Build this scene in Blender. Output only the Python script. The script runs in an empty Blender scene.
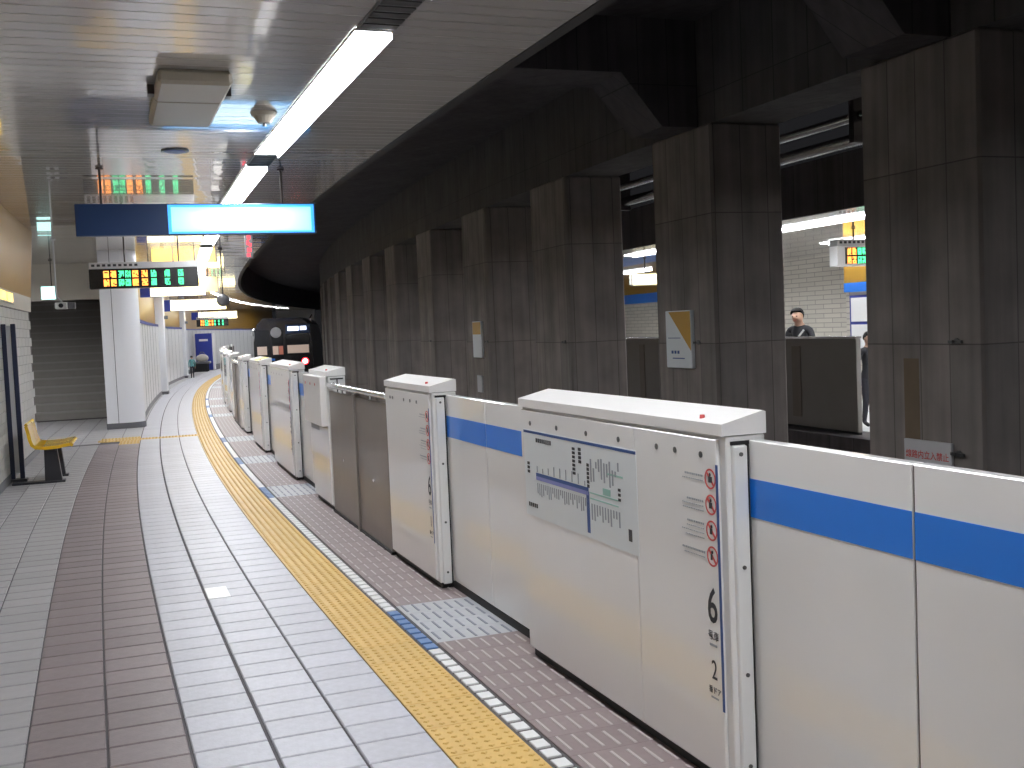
import bpy, bmesh, math, random
import numpy as np
from mathutils import Matrix, Vector, Euler
random.seed(7)
SC = bpy.context.scene
COL = SC.collection
PI = math.pi

# ---------------------------------------------------------------- camera, world, exposure
EYE = 1.56
F_PX, PITCH, ROLL = 1097.5, 0.05466, 0.04231
cp, sp, cr, sr = math.cos(PITCH), math.sin(PITCH), math.cos(ROLL), math.sin(ROLL)
fwd = Vector((0, cp, -sp)); up0 = Vector((0, sp, cp)); rt0 = Vector((1, 0, 0))
rt = cr*rt0 - sr*up0; up = sr*rt0 + cr*up0
cam_d = bpy.data.cameras.new('camera'); cam = bpy.data.objects.new('camera', cam_d); COL.objects.link(cam)
cam.matrix_world = Matrix(((rt.x, up.x, -fwd.x, 0), (rt.y, up.y, -fwd.y, 0), (rt.z, up.z, -fwd.z, EYE), (0, 0, 0, 1)))
cam_d.sensor_width = 36; cam_d.lens = F_PX*36/1024; cam_d.clip_start = 0.05; cam_d.clip_end = 300
SC.camera = cam
w = bpy.data.worlds.new('world'); SC.world = w; w.use_nodes = True
w.node_tree.nodes['Background'].inputs[0].default_value = (0.9, 0.9, 1, 1)
w.node_tree.nodes['Background'].inputs[1].default_value = 0.012
LAMP = 31.0          # luminance of the strip lamps
SC.view_settings.view_transform = 'Standard'; SC.view_settings.look = 'None'
SC.view_settings.gamma = 1; SC.view_settings.use_curve_mapping = False
SC.view_settings.exposure = 0.25

# ---------------------------------------------------------------- the curve of the platform
S = np.concatenate([np.arange(-14, 12, .1), np.arange(12, 110, .25)])
_k = np.interp(S, [0, 8, 18, 35, 60, 110], [.00221, .0055, .00308, .00563, .00559, .00559])
_ds = np.diff(S, prepend=S[0]); _th = -np.cumsum(_k*_ds)
_i2 = int(np.argmin(abs(S+2))); TH = _th - _th[_i2] + .37602
_x = np.cumsum(-np.sin(TH)*_ds); _y = np.cumsum(np.cos(TH)*_ds); _i0 = int(np.argmin(abs(S)))
XC = _x - _x[_i0] + .68555; YC = _y - _y[_i0] + 3
OFF0 = .16022
def head(s): return float(np.interp(s, S, TH))
def P(s, o, z=0.):
    t = head(s)
    return Vector((float(np.interp(s, S, XC)) + math.cos(t)*(o+OFF0), float(np.interp(s, S, YC)) + math.sin(t)*(o+OFF0), z))

# ---------------------------------------------------------------- materials
def mat(name, col, rough=.5, metal=0., var=0., vscale=6., bump=0., bscale=40., coat=0., emis=None, estr=0., rnd=0., alpha=None, trans=0.):
    m = bpy.data.materials.new(name); m.use_nodes = True
    nt = m.node_tree; b = nt.nodes['Principled BSDF']
    b.inputs['Base Color'].default_value = (*col, 1); b.inputs['Roughness'].default_value = rough
    b.inputs['Metallic'].default_value = metal; b.inputs['Coat Weight'].default_value = coat
    b.inputs['Coat Roughness'].default_value = .035
    b.inputs['Transmission Weight'].default_value = trans
    if emis: b.inputs['Emission Color'].default_value = (*emis, 1); b.inputs['Emission Strength'].default_value = estr
    tc = nt.nodes.new('ShaderNodeTexCoord')
    if var or rnd:
        mix = nt.nodes.new('ShaderNodeHueSaturation'); mix.inputs['Color'].default_value = (*col, 1)
        add = nt.nodes.new('ShaderNodeMath'); add.operation = 'ADD'; add.inputs[0].default_value = 1-var/2-rnd/2
        acc = add
        if var:
            n = nt.nodes.new('ShaderNodeTexNoise'); n.inputs['Scale'].default_value = vscale; n.inputs['Detail'].default_value = 5
            nt.links.new(tc.outputs['Object'], n.inputs['Vector'])
            mu = nt.nodes.new('ShaderNodeMath'); mu.operation = 'MULTIPLY'; mu.inputs[1].default_value = var
            nt.links.new(n.outputs['Fac'], mu.inputs[0]); nt.links.new(mu.outputs[0], add.inputs[1])
        else: add.inputs[1].default_value = 0
        if rnd:
            oi = nt.nodes.new('ShaderNodeObjectInfo'); mu2 = nt.nodes.new('ShaderNodeMath'); mu2.operation = 'MULTIPLY_ADD'
            mu2.inputs[1].default_value = rnd
            nt.links.new(oi.outputs['Random'], mu2.inputs[0]); nt.links.new(add.outputs[0], mu2.inputs[2]); acc = mu2
        nt.links.new(acc.outputs[0], mix.inputs['Value']); nt.links.new(mix.outputs['Color'], b.inputs['Base Color'])
    if bump:
        n2 = nt.nodes.new('ShaderNodeTexNoise'); n2.inputs['Scale'].default_value = bscale; n2.inputs['Detail'].default_value = 4
        nt.links.new(tc.outputs['Object'], n2.inputs['Vector'])
        bp = nt.nodes.new('ShaderNodeBump'); bp.inputs['Strength'].default_value = bump; bp.inputs['Distance'].default_value = .01
        nt.links.new(n2.outputs['Fac'], bp.inputs['Height']); nt.links.new(bp.outputs['Normal'], b.inputs['Normal'])
    return m

def concrete(name, c1, c2, bw, bh):
    """board-marked concrete: wide formwork boards with faint joints, blotches and streaks"""
    m = bpy.data.materials.new(name); m.use_nodes = True; nt = m.node_tree; b = nt.nodes['Principled BSDF']
    L = nt.links.new; N = nt.nodes.new
    tc = N('ShaderNodeTexCoord'); sx = N('ShaderNodeSeparateXYZ'); L(tc.outputs['Object'], sx.inputs[0])
    ad = N('ShaderNodeMath'); L(sx.outputs[0], ad.inputs[0]); L(sx.outputs[1], ad.inputs[1])
    cx = N('ShaderNodeCombineXYZ'); L(ad.outputs[0], cx.inputs[0]); L(sx.outputs[2], cx.inputs[1])
    br = N('ShaderNodeTexBrick'); L(cx.outputs[0], br.inputs['Vector']); br.offset = 0
    br.inputs['Color1'].default_value = (*c1, 1); br.inputs['Color2'].default_value = (*c2, 1)
    br.inputs['Mortar'].default_value = tuple(v*.45 for v in c1)+(1,)
    br.inputs['Scale'].default_value = 1; br.inputs['Mortar Size'].default_value = .006; br.inputs['Mortar Smooth'].default_value = .6
    br.inputs['Brick Width'].default_value = bw; br.inputs['Row Height'].default_value = bh
    n = N('ShaderNodeTexNoise'); n.inputs['Scale'].default_value = 2.2; n.inputs['Detail'].default_value = 8
    L(tc.outputs['Object'], n.inputs['Vector'])
    mp = N('ShaderNodeMapping'); mp.inputs['Scale'].default_value = (9, 9, .5); L(tc.outputs['Object'], mp.inputs[0])
    n3 = N('ShaderNodeTexNoise'); n3.inputs['Scale'].default_value = 1; n3.inputs['Detail'].default_value = 4; L(mp.outputs[0], n3.inputs['Vector'])
    mu = N('ShaderNodeMath'); L(n.outputs['Fac'], mu.inputs[0]); L(n3.outputs['Fac'], mu.inputs[1])
    hs = N('ShaderNodeHueSaturation'); L(br.outputs['Color'], hs.inputs['Color']); L(mu.outputs[0], hs.inputs['Value'])
    L(hs.outputs['Color'], b.inputs['Base Color']); b.inputs['Roughness'].default_value = .85
    bp = N('ShaderNodeBump'); bp.inputs['Strength'].default_value = .35; bp.inputs['Distance'].default_value = .01
    sub = N('ShaderNodeMath'); sub.operation = 'SUBTRACT'; L(n.outputs['Fac'], sub.inputs[0]); L(br.outputs['Fac'], sub.inputs[1])
    L(sub.outputs[0], bp.inputs['Height']); L(bp.outputs['Normal'], b.inputs['Normal'])
    return m

def tiled(name, c, mortar, bw, bh, rough=.3):
    m = bpy.data.materials.new(name); m.use_nodes = True; nt = m.node_tree; b = nt.nodes['Principled BSDF']
    L = nt.links.new; N = nt.nodes.new
    tc = N('ShaderNodeTexCoord'); sx = N('ShaderNodeSeparateXYZ'); L(tc.outputs['Object'], sx.inputs[0])
    ad = N('ShaderNodeMath'); L(sx.outputs[0], ad.inputs[0]); L(sx.outputs[1], ad.inputs[1])
    cx = N('ShaderNodeCombineXYZ'); L(ad.outputs[0], cx.inputs[0]); L(sx.outputs[2], cx.inputs[1])
    br = N('ShaderNodeTexBrick'); L(cx.outputs[0], br.inputs['Vector'])
    br.inputs['Color1'].default_value = (*c, 1); br.inputs['Color2'].default_value = tuple(v*.9 for v in c)+(1,)
    br.inputs['Mortar'].default_value = (*mortar, 1); br.inputs['Scale'].default_value = 1
    br.inputs['Mortar Size'].default_value = .008; br.inputs['Brick Width'].default_value = bw; br.inputs['Row Height'].default_value = bh
    L(br.outputs['Color'], b.inputs['Base Color']); b.inputs['Roughness'].default_value = rough
    return m

M = dict(
 grout=mat('grout', (.085, .078, .082), .8, var=.3, vscale=8),
 white_tile=mat('white_floor_tile', (.475, .475, .515), .44, var=.34, vscale=26, rnd=.10, bump=.12, bscale=90),
 brown_tile=mat('brown_floor_tile', (.225, .184, .188), .42, var=.4, vscale=22, rnd=.2, bump=.12, bscale=90),
 grey_tile=mat('grey_floor_tile', (.345, .335, .34), .42, var=.25, vscale=14, rnd=.12, bump=.12, bscale=90),
 tactile=mat('yellow_tactile', (.60, .39, .115), .45, var=.2, vscale=20, rnd=.06),
 dash=mat('white_dash', (.72, .72, .72), .4, var=.1),
 blue_dash=mat('blue_dash', (.10, .20, .42), .4, var=.1),
 anti=mat('mauve_paver', (.22, .172, .17), .5, var=.3, vscale=20, rnd=.12),
 anti_bar=mat('mauve_paver_bar', (.42, .37, .36), .5, var=.1),
 anti_door=mat('grey_paver', (.40, .41, .43), .5, var=.2, vscale=20, rnd=.08),
 anti_door_bar=mat('grey_paver_bar', (.19, .20, .24), .5),
 edge=mat('edge_concrete', (.16, .155, .15), .8, var=.3),
 psd=mat('ivory_enamel', (.79, .78, .765), .34, var=.04, vscale=3, coat=.9),
 psd_white=mat('white_aluminium', (.74, .74, .73), .28, var=.03),
 psd_lid=mat('lid_enamel', (.80, .78, .76), .3),
 black=mat('black_rubber', (.012, .012, .013), .6),
 screw=mat('dark_screw', (.12, .12, .12), .4, metal=.6),
 band=mat('blue_band', (.014, .19, .74), .3, coat=.2),
 seam=mat('brown_seam', (.12, .09, .08), .6),
 steel=mat('brown_steel', (.21, .18, .16), .38, metal=.35, var=.18, vscale=5, coat=.1),
 chrome=mat('brushed_steel', (.75, .76, .78), .22, metal=1),
 sheet=mat('pale_map_sheet', (.68, .72, .735), .3),
 ink=mat('dark_ink', (.035, .035, .04), .6),
 ink_grey=mat('grey_ink', (.30, .33, .36), .6),
 ink_navy=mat('navy_ink', (.03, .08, .26), .5),
 ink_purple=mat('violet_ink', (.22, .24, .52), .5),
 ink_green=mat('green_ink', (.30, .52, .46), .5),
 post_navy=mat('post_navy', (.008, .014, .045), .35),
 red=mat('red_ink', (.60, .09, .085), .5),
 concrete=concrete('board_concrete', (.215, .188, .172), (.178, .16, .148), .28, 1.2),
 concrete_beam=concrete('shaded_beam_concrete', (.085, .078, .076), (.075, .068, .066), .28, 1.2),  # darker copy of the pillar concrete, shade above the lamps painted in
 concrete_dark=concrete('shaded_concrete', (.085, .076, .08), (.075, .068, .07), .3, 1.2),  # the tunnel's dimness is put into this darker concrete tone
 slat=mat('ceiling_aluminium', (.58, .57, .56), .16, metal=.0, coat=.9, rnd=.10),
 slot=mat('ceiling_void', (.06, .06, .06), .7),
 lamp=mat('lamp_diffuser', (.9, .9, .9), .4, emis=(.93, .955, 1), estr=LAMP),
 lamp_frame=mat('lamp_frame', (.8, .8, .8), .35),
 navy=mat('navy_enamel', (.012, .045, .14), .3, coat=.2),
 sign_lit=mat('lit_white_panel', (.8, .9, 1), .3, emis=(.55, .86, 1), estr=1.3),
 sign_edge=mat('lit_blue_edge', (.1, .4, .8), .3, emis=(.05, .42, 1), estr=1.0),
 warm_lit=mat('lit_warm_panel', (1, .9, .6), .3, emis=(1, .86, .45), estr=3.2),
 yellow_lit=mat('lit_yellow_panel', (1, .75, .2), .3, emis=(1, .66, .12), estr=2.2),
 green_lit=mat('lit_exit_panel', (.7, 1, .9), .3, emis=(.55, 1, .95), estr=1.8),
 led_black=mat('led_screen', (.012, .011, .01), .25),
 led_o=mat('led_orange', (.3, .1, .0), .5, emis=(1, .33, .06), estr=3.2),
 led_g=mat('led_green', (0, .3, .1), .5, emis=(.10, 1, .42), estr=1.9),
 led_r=mat('led_red', (.3, 0, 0), .5, emis=(1, .05, .07), estr=2.0),
 header=mat('sign_header', (.55, .55, .56), .4),
 rod=mat('dark_rod', (.06, .05, .05), .4, metal=.4),
 column=mat('column_cladding', (.84, .85, .88), .3, coat=.2),
 collar=mat('dark_collar', (.14, .14, .15), .4),
 wall_tile=mat('grey_wall_tile', (.50, .49, .46), .3, var=.12, vscale=9, rnd=.1),
 ochre=mat('ochre_panel', (.33, .18, .022), .4, var=.12, vscale=3),
 cream=mat('cream_paint', (.56, .53, .46), .45, var=.08),
 beige=mat('beige_housing', (.36, .325, .265), .4),
 stair=mat('stair_tread', (.26, .245, .23), .6, var=.2, vscale=8),
 stair_nose=mat('stair_nosing', (.31, .295, .28), .5),
 bench=mat('yellow_seat_plastic', (.72, .44, .02), .22, coat=.3),
 bench_leg=mat('charcoal_leg', (.025, .025, .03), .5),
 panel_white=mat('white_wall_panel', (.70, .70, .69), .3, var=.06),
 panel_blue=mat('blue_board', (.025, .045, .30), .4),
 far_tile=tiled('cream_wall_tile', (.66, .62, .54), (.36, .33, .29), .42, .1),
 far_floor=mat('far_floor', (.5, .5, .5), .4, var=.2),
 far_steel=mat('grey_gate_back', (.25, .235, .22), .4, metal=.2, var=.15, vscale=4),
 sign_white=mat('white_plate', (.62, .60, .60), .4),
 poster_y=mat('poster_yellow', (.50, .27, .02), .4),
 rust=mat('rust_stain', (.155, .115, .075), .9, var=.3),
 train_black=mat('train_mask', (.012, .012, .016), .2, coat=.5),
 train_steel=mat('train_steel', (.35, .35, .37), .35, metal=.7),
 glass=mat('dark_glass', (.02, .022, .026), .06),
 train_in=mat('lit_interior', (.5, .42, .36), .5, emis=(.55, .42, .34), estr=.45),
 train_in_r=mat('lit_interior_red', (.4, .15, .1), .5, emis=(.45, .14, .1), estr=.4),
 led_w=mat('headsign', (.8, .85, 1), .5, emis=(.72, .8, 1), estr=2.6),
 tail=mat('tail_lamp', (1, .1, .1), .4, emis=(1, .12, .13), estr=14),
 tail_rim=mat('tail_lamp_rim', (.6, .02, .03), .4, emis=(1, .02, .04), estr=2),
 pipe=mat('silver_duct', (.6, .6, .6), .25, metal=1),
 skin=mat('skin', (.50, .30, .21), .5), hair=mat('hair', (.010, .008, .007), .9),
 jacket=mat('black_jacket', (.022, .022, .026), .8), shirt=mat('grey_shirt', (.16, .15, .2), .8),
 trousers=mat('dark_trousers', (.03, .03, .04), .8), teal=mat('teal_top', (.12, .33, .33), .8),
 strap=mat('pale_strap', (.7, .7, .7), .6), eye=mat('eye', (.02, .015, .012), .2),
)

def uneven(m, edge, mid):
    nt = m.node_tree; b = nt.nodes['Principled BSDF']; tc = nt.nodes.new('ShaderNodeTexCoord'); sx = nt.nodes.new('ShaderNodeSeparateXYZ')
    nt.links.new(tc.outputs['Generated'], sx.inputs[0])
    fs = []
    for k, wd in ((0, 3.), (2, 4.5)):
        a = nt.nodes.new('ShaderNodeMath'); a.operation = 'PINGPONG'; a.inputs[1].default_value = .5; nt.links.new(sx.outputs[k], a.inputs[0])
        c = nt.nodes.new('ShaderNodeMath'); c.operation = 'MULTIPLY'; c.use_clamp = True; c.inputs[1].default_value = wd; nt.links.new(a.outputs[0], c.inputs[0]); fs.append(c)
    mu = nt.nodes.new('ShaderNodeMath'); mu.operation = 'MULTIPLY'; nt.links.new(fs[0].outputs[0], mu.inputs[0]); nt.links.new(fs[1].outputs[0], mu.inputs[1])
    mx = nt.nodes.new('ShaderNodeMixRGB'); mx.inputs[1].default_value = (*edge, 1); mx.inputs[2].default_value = (*mid, 1)
    nt.links.new(mu.outputs[0], mx.inputs[0]); nt.links.new(mx.outputs[0], b.inputs['Emission Color'])
uneven(M['sign_lit'], (.10, .50, .95), (.62, .90, 1.0))
# ---------------------------------------------------------------- mesh helpers
class MB:
    def __init__(s): s.v = []; s.f = []; s.m = []
    def add(s, vs, fs, m=0):
        n = len(s.v); s.v += [tuple(v) for v in vs]
        for f in fs: s.f.append(tuple(i+n for i in f)); s.m.append(m)
        return s
    def box(s, x0, x1, y0, y1, z0, z1, m=0):
        v = [(x, y, z) for z in (z0, z1) for y in (y0, y1) for x in (x0, x1)]
        return s.add(v, [(0, 2, 3, 1), (4, 5, 7, 6), (0, 1, 5, 4), (2, 6, 7, 3), (0, 4, 6, 2), (1, 3, 7, 5)], m)
    def cbox(s, x0, x1, y0, y1, z0, z1, b=.005, m=0):
        """box with bevelled edges"""
        bm = bmesh.new(); bmesh.ops.create_cube(bm, size=1)
        for v in bm.verts: v.co = ((x0+x1)/2+v.co.x*(x1-x0), (y0+y1)/2+v.co.y*(y1-y0), (z0+z1)/2+v.co.z*(z1-z0))
        bmesh.ops.bevel(bm, geom=bm.edges[:], offset=b, segments=1, affect='EDGES')
        bm.verts.index_update(); s.add([v.co[:] for v in bm.verts], [[v.index for v in f.verts] for f in bm.faces], m); bm.free(); return s
    def prism(s, prof, y0, y1, m=0):
        """closed (x,z) profile, counter-clockwise seen from -y, run along y"""
        n = len(prof); v = [(x, y0, z) for x, z in prof]+[(x, y1, z) for x, z in prof]
        f = [tuple(range(n)), tuple(reversed(range(n, 2*n)))]+[(i, i+n, (i+1) % n+n, (i+1) % n) for i in range(n)]
        return s.add(v, f, m)
    def cyl(s, c, r, h, axis='z', n=16, m=0, r2=None):
        r2 = r if r2 is None else r2; v = []
        for k, (rr, hh) in enumerate(((r, 0), (r2, h))):
            for i in range(n):
                a = 2*PI*i/n; p = (rr*math.cos(a), rr*math.sin(a), hh)
                if axis == 'x': p = (p[2], p[0], p[1])
                if axis == 'y': p = (p[0], p[2], -p[1])
                v.append((c[0]+p[0], c[1]+p[1], c[2]+p[2]))
        f = [tuple(reversed(range(n))), tuple(range(n, 2*n))]+[(i, (i+1) % n, (i+1) % n+n, i+n) for i in range(n)]
        return s.add(v, f, m)
    def ring(s, c, r0, r1, t, axis='x', n=20, m=0):
        v = []
        for rr, hh in ((r0, 0), (r1, 0), (r1, t), (r0, t)):
            for i in range(n):
                a = 2*PI*i/n; p = (rr*math.cos(a), rr*math.sin(a), hh)
                if axis == 'x': p = (p[2], p[0], p[1])
                v.append((c[0]+p[0], c[1]+p[1], c[2]+p[2]))
        f = []
        for k in range(4):
            for i in range(n): f.append((k*n+i, k*n+(i+1) % n, (k+1) % 4*n+(i+1) % n, (k+1) % 4*n+i))
        return s.add(v, f, m)
    def sweep(s, prof, s0, s1, step=.5, m=0, caps=True):
        """closed (o,z) profile run along the curve of the platform, world coordinates"""
        k = max(1, int(round((s1-s0)/step))); n = len(prof); v = []; f = []
        for i in range(k+1):
            for o, z in prof: v.append(P(s0+(s1-s0)*i/k, o, z)[:])
        for i in range(k):
            for j in range(n): f.append((i*n+j, (i+1)*n+j, (i+1)*n+(j+1) % n, i*n+(j+1) % n))
        if caps: f += [tuple(range(n)), tuple(reversed(range(k*n, k*n+n)))]
        return s.add(v, f, m)
    def tube(s, pts, r, n=8, m=0):
        pts = [Vector(p) for p in pts]; v = []; f = []
        for i, p in enumerate(pts):
            d = (pts[min(i+1, len(pts)-1)]-pts[max(i-1, 0)]).normalized()
            a = d.orthogonal().normalized() if i == 0 else (a-d*a.dot(d)).normalized()
            b = d.cross(a)
            for j in range(n): v.append((p+r*(a*math.cos(2*PI*j/n)+b*math.sin(2*PI*j/n)))[:])
        for i in range(len(pts)-1):
            for j in range(n): f.append((i*n+j, i*n+(j+1) % n, (i+1)*n+(j+1) % n, (i+1)*n+j))
        f += [tuple(reversed(range(n))), tuple(range((len(pts)-1)*n, len(pts)*n))]
        return s.add(v, f, m)
    def mesh(s, name, mats):
        me = bpy.data.meshes.new(name); me.from_pydata(s.v, [], s.f)
        for mm in (mats if isinstance(mats, (list, tuple)) else [mats]): me.materials.append(mm)
        if any(s.m): me.polygons.foreach_set('material_index', s.m)
        bm = bmesh.new(); bm.from_mesh(me); bmesh.ops.recalc_face_normals(bm, faces=bm.faces[:]); bm.to_mesh(me); bm.free()
        return me
    def build(s, name, mats, parent=None, smooth=False):
        o = link(name, s.mesh(name, mats), parent)
        if smooth: shade(o.data)
        return o
def shade(me, ang=40):
    me.polygons.foreach_set('use_smooth', [True]*len(me.polygons))
    bm = bmesh.new(); bm.from_mesh(me)
    for e in bm.edges:
        e.smooth = not (len(e.link_faces) == 2 and e.calc_face_angle(0) > math.radians(ang))
    bm.to_mesh(me); bm.free()
def link(name, data, parent=None):
    o = bpy.data.objects.new(name, data); COL.objects.link(o)
    if name.endswith(('print', 'characters', 'screw', 'louvre_set', 'lock', 'red_dot')): o['kind'] = 'stuff'
    if parent: o.parent = parent
    return o
def tag(o, label, cat, group=None):
    o['label'] = label; o['category'] = cat
    if group: o['group'] = group
    return o
def thing(name, label, cat, s, o, z=0., group=None, rot=0.):
    e = bpy.data.objects.new(name, None); COL.objects.link(e); e.empty_display_size = .1
    e.location = P(s, o, z); e.rotation_euler = (0, 0, head(s)+rot)
    return tag(e, label, cat, group)
def struct(o): o['kind'] = 'structure'; return o
def stuff(o): o['kind'] = 'stuff'; return o
def copy_tree(root, s, o, z, label, group=None, rot=0.):
    r = root.copy(); COL.objects.link(r); r.location = P(s, o, z); r.rotation_euler = (0, 0, head(s)+rot); r['label'] = label
    if group: r['group'] = group
    for ch in list(root.children):
        c = ch.copy(); COL.objects.link(c); c.parent = r
        for g in list(ch.children):
            d = g.copy(); COL.objects.link(d); d.parent = c
    return r
def place(name, me, parent, s, o, z=0., rot=0., rx=0.):
    """a piece that sits on a world-space parent (identity), turned with the curve"""
    ob = link(name, me, parent); ob.location = P(s, o, z); ob.rotation_euler = (0, 0, head(s)+rot)
    if rx: ob.rotation_euler = (rx, 0, head(s)+rot)
    return ob
_TXT = {}
def text(name, body, size, m, parent, loc, facing='-x', align='CENTER', wide=1., ext=.0004, space=1., bold=0.):
    key = (body, size, m.name, align, space, bold)
    if key not in _TXT:
        cu = bpy.data.curves.new('lettering', 'FONT'); cu.body = body; cu.size = size; cu.align_x = align; cu.align_y = 'CENTER'
        cu.extrude = ext; cu.offset = bold; cu.resolution_u = 3; cu.space_character = space
        t = bpy.data.objects.new('t', cu); COL.objects.link(t)
        dg = bpy.context.evaluated_depsgraph_get(); dg.update()
        me = bpy.data.meshes.new_from_object(t.evaluated_get(dg)); bpy.data.objects.remove(t); bpy.data.curves.remove(cu)
        me.name = name; me.materials.clear(); me.materials.append(m); _TXT[key] = me
    o = link(name, _TXT[key], parent); o.location = loc
    R = {'-x': Matrix(((0, 0, -1), (-1, 0, 0), (0, 1, 0))), '-y': Matrix(((1, 0, 0), (0, 0, -1), (0, 1, 0)))}[facing]
    o.rotation_euler = R.to_euler(); o.scale = (wide, 1, 1)
    return o
def unit_tile(name, w_, l_, m, h=.012, c=.004):
    """tile with chamfered rim, top at z=0, centred"""
    x, y = w_/2, l_/2
    v = [(-x, -y, -h), (x, -y, -h), (x, y, -h), (-x, y, -h), (-x, -y, -c), (x, -y, -c), (x, y, -c), (-x, y, -c),
         (-x+c, -y+c, 0), (x-c, -y+c, 0), (x-c, y-c, 0), (-x+c, y-c, 0)]
    f = [(0, 1, 5, 4), (1, 2, 6, 5), (2, 3, 7, 6), (3, 0, 4, 7), (4, 5, 9, 8), (5, 6, 10, 9), (6, 7, 11, 10), (7, 4, 8, 11), (8, 9, 10, 11)]
    b = MB(); b.add(v, f); return b

# ================================================================ FLOOR
S0, S1 = -1.6, 72.
fl = struct(MB().sweep([(-6.2, -.25), (.32, -.25), (.32, -.008), (-6.2, -.008)], -6, 80, 1.).build('floor', M['grout']))
# far end of the track side of the slab
def field(name, me_b, m, cols, s_from, s_to, pitch, limit):
    me = me_b.mesh(name, m); rest = MB(); n = 0
    spots = [(s_from+pitch*(i+.5), o) for i in range(int((s_to-s_from)/pitch)) for o in cols]
    for s, o in spots:
        if n < limit and s < s_from+40: place(name, me, fl, s, o); n += 1
        else:
            t = head(s); p = P(s, o); c_, s_ = math.cos(t), math.sin(t)
            rest.add([(p.x+c_*x-s_*y, p.y+s_*x+c_*y, z) for x, y, z in me_b.v], me_b.f)
    if rest.v: stuff(rest.build(name, m, fl))
PITCH_S = .205
wt = unit_tile('white_tile', .275, .194, None)
field('white_tile', wt, M['white_tile'], [-1.4525, -1.162, -.877], S0, S1, PITCH_S, 300)
field('brown_tile', unit_tile('brown_tile', .285, .194, None), M['brown_tile'], [-1.745, -2.039], S0, 15.2, PITCH_S, 300)
field('grey_tile', unit_tile('grey_tile', .266, .194, None), M['grey_tile'], [-2.321, -2.595, -2.869], S0, 15.2, PITCH_S, 300)
def far_field(name, m, cols, s_from, s_to, wd, ln):
    ub = unit_tile(name, wd-.01, ln-.01, None); b = MB(); n = int((s_to-s_from)/ln)
    for i in range(n):
        s = s_from+ln*(i+.5); t = head(s); c_, s_ = math.cos(t), math.sin(t)
        for o in cols:
            p = P(s, o); b.add([(p.x+c_*x-s_*y, p.y+s_*x+c_*y, z) for x, y, z in ub.v], ub.f)
    stuff(b.build(name, m, fl))
far_field('light_tile', M['grey_tile'], [-1.745, -2.039], 15.9, 50, .295, .41)
far_field('light_tile', M['grey_tile'], [-2.33-.295*k for k in range(12)], 15.2, 21.3, .295, .41)
far_field('light_tile', M['grey_tile'], [-3.1-.295*k for k in range(9)], 14.2, 15.2, .295, .41)

# yellow tactile paving: one block every 0.3 m
tb = unit_tile('tactile_block', .297, .297, None, c=.002)
for i in range(6):
    for j in range(6):
        x, y = -.123+.0492*i, -.123+.0492*j; r, q = .014, .009
        tb.add([(x-r, y, 0), (x, y-r, 0), (x+r, y, 0), (x, y+r, 0), (x-q, y, .005), (x, y-q, .005), (x+q, y, .005), (x, y+q, .005)],
               [(0, 1, 5, 4), (1, 2, 6, 5), (2, 3, 7, 6), (3, 0, 4, 7), (4, 5, 6, 7)])
tbm = tb.mesh('tactile_block', M['tactile'])
for i in range(205): place('tactile_block', tbm, fl, -1.5+.3*(i+.5), -.5865)
for k in range(5): place('tactile_block', tbm, fl, 15.55, -.885-.3*k, .001)
for k in range(2): place('tactile_block', tbm, fl, 15.25-.3*k, -1.75, .001); place('tactile_block', tbm, fl, 15.85, -2.05+.3*k, .001)

DOORS = [(-.97, .45), (2.2, 3.66), (7.77, 9.1), (10.8, 12.1), (13.6, 15.2), (19.1, 20.5), (22.1, 23.5), (25.1, 26.6), (31.6, 33.0), (34.6, 36.0), (37.6, 39.1)]
def at_door(s): return any(abs(s-(a+b)/2) < .405 for a, b in DOORS)
# row of small white (blue at the doors) marker tiles
dm = unit_tile('marker_tile', .058, .072, None, c=.002); dmw = dm.mesh('marker_tile', M['dash']); dmb = dm.mesh('blue_marker_tile', M['blue_dash'])
restw = MB()
for i in range(620):
    s = -1.53+.1*i
    if i < 290: place('blue_marker_tile' if at_door(s) else 'marker_tile', dmb if at_door(s) else dmw, fl, s, -.391)
    else:
        t = head(s); p = P(s, -.391); c_, s_ = math.cos(t), math.sin(t)
        restw.add([(p.x+c_*x-s_*y, p.y+s_*x+c_*y, z) for x, y, z in dm.v], dm.f)
stuff(restw.build('marker_tile', M['dash'], fl))
# anti-slip pavers: raised bars on mauve, at the doors dark bars on grey
def paver():
    b = unit_tile('paver', .47, .199, None, c=.001)
    for k in range(7):
        x = -.235+.03+.0605*k; y0 = -.075-.012*k+.03
        y0 = max(-.098, min(y0, -.05))
        v = [(x-.0065, y0, 0), (x+.0065, y0, 0), (x+.0065, y0+.145, 0), (x-.0065, y0+.145, 0), (x-.005, y0+.003, .003), (x+.005, y0+.003, .003), (x+.005, y0+.142, .003), (x-.005, y0+.142, .003)]
        b.add(v, [(0, 1, 5, 4), (1, 2, 6, 5), (2, 3, 7, 6), (3, 0, 4, 7), (4, 5, 6, 7)], 1)
    return b
pm = paver().mesh('anti_slip_paver', [M['anti'], M['anti_bar']]); pd = paver().mesh('door_paver', [M['anti_door'], M['anti_door_bar']])
for i in range(290):
    s = -1.6+.2*(i+.5); d = at_door(s)
    place('door_paver' if d else 'anti_slip_paver', pd if d else pm, fl, s, -.11)
mp = place('marker_plate', MB().cbox(-.065, .065, -.145, .145, -.004, .003, .002).mesh('marker_plate', M['sign_white']), fl, 4.28, -1.235); mp['label'] = 'bright white plate set into the tiles'
M['sign_white'].node_tree.nodes['Principled BSDF'].inputs['Base Color'].default_value = (.85, .85, .85, 1)

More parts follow.
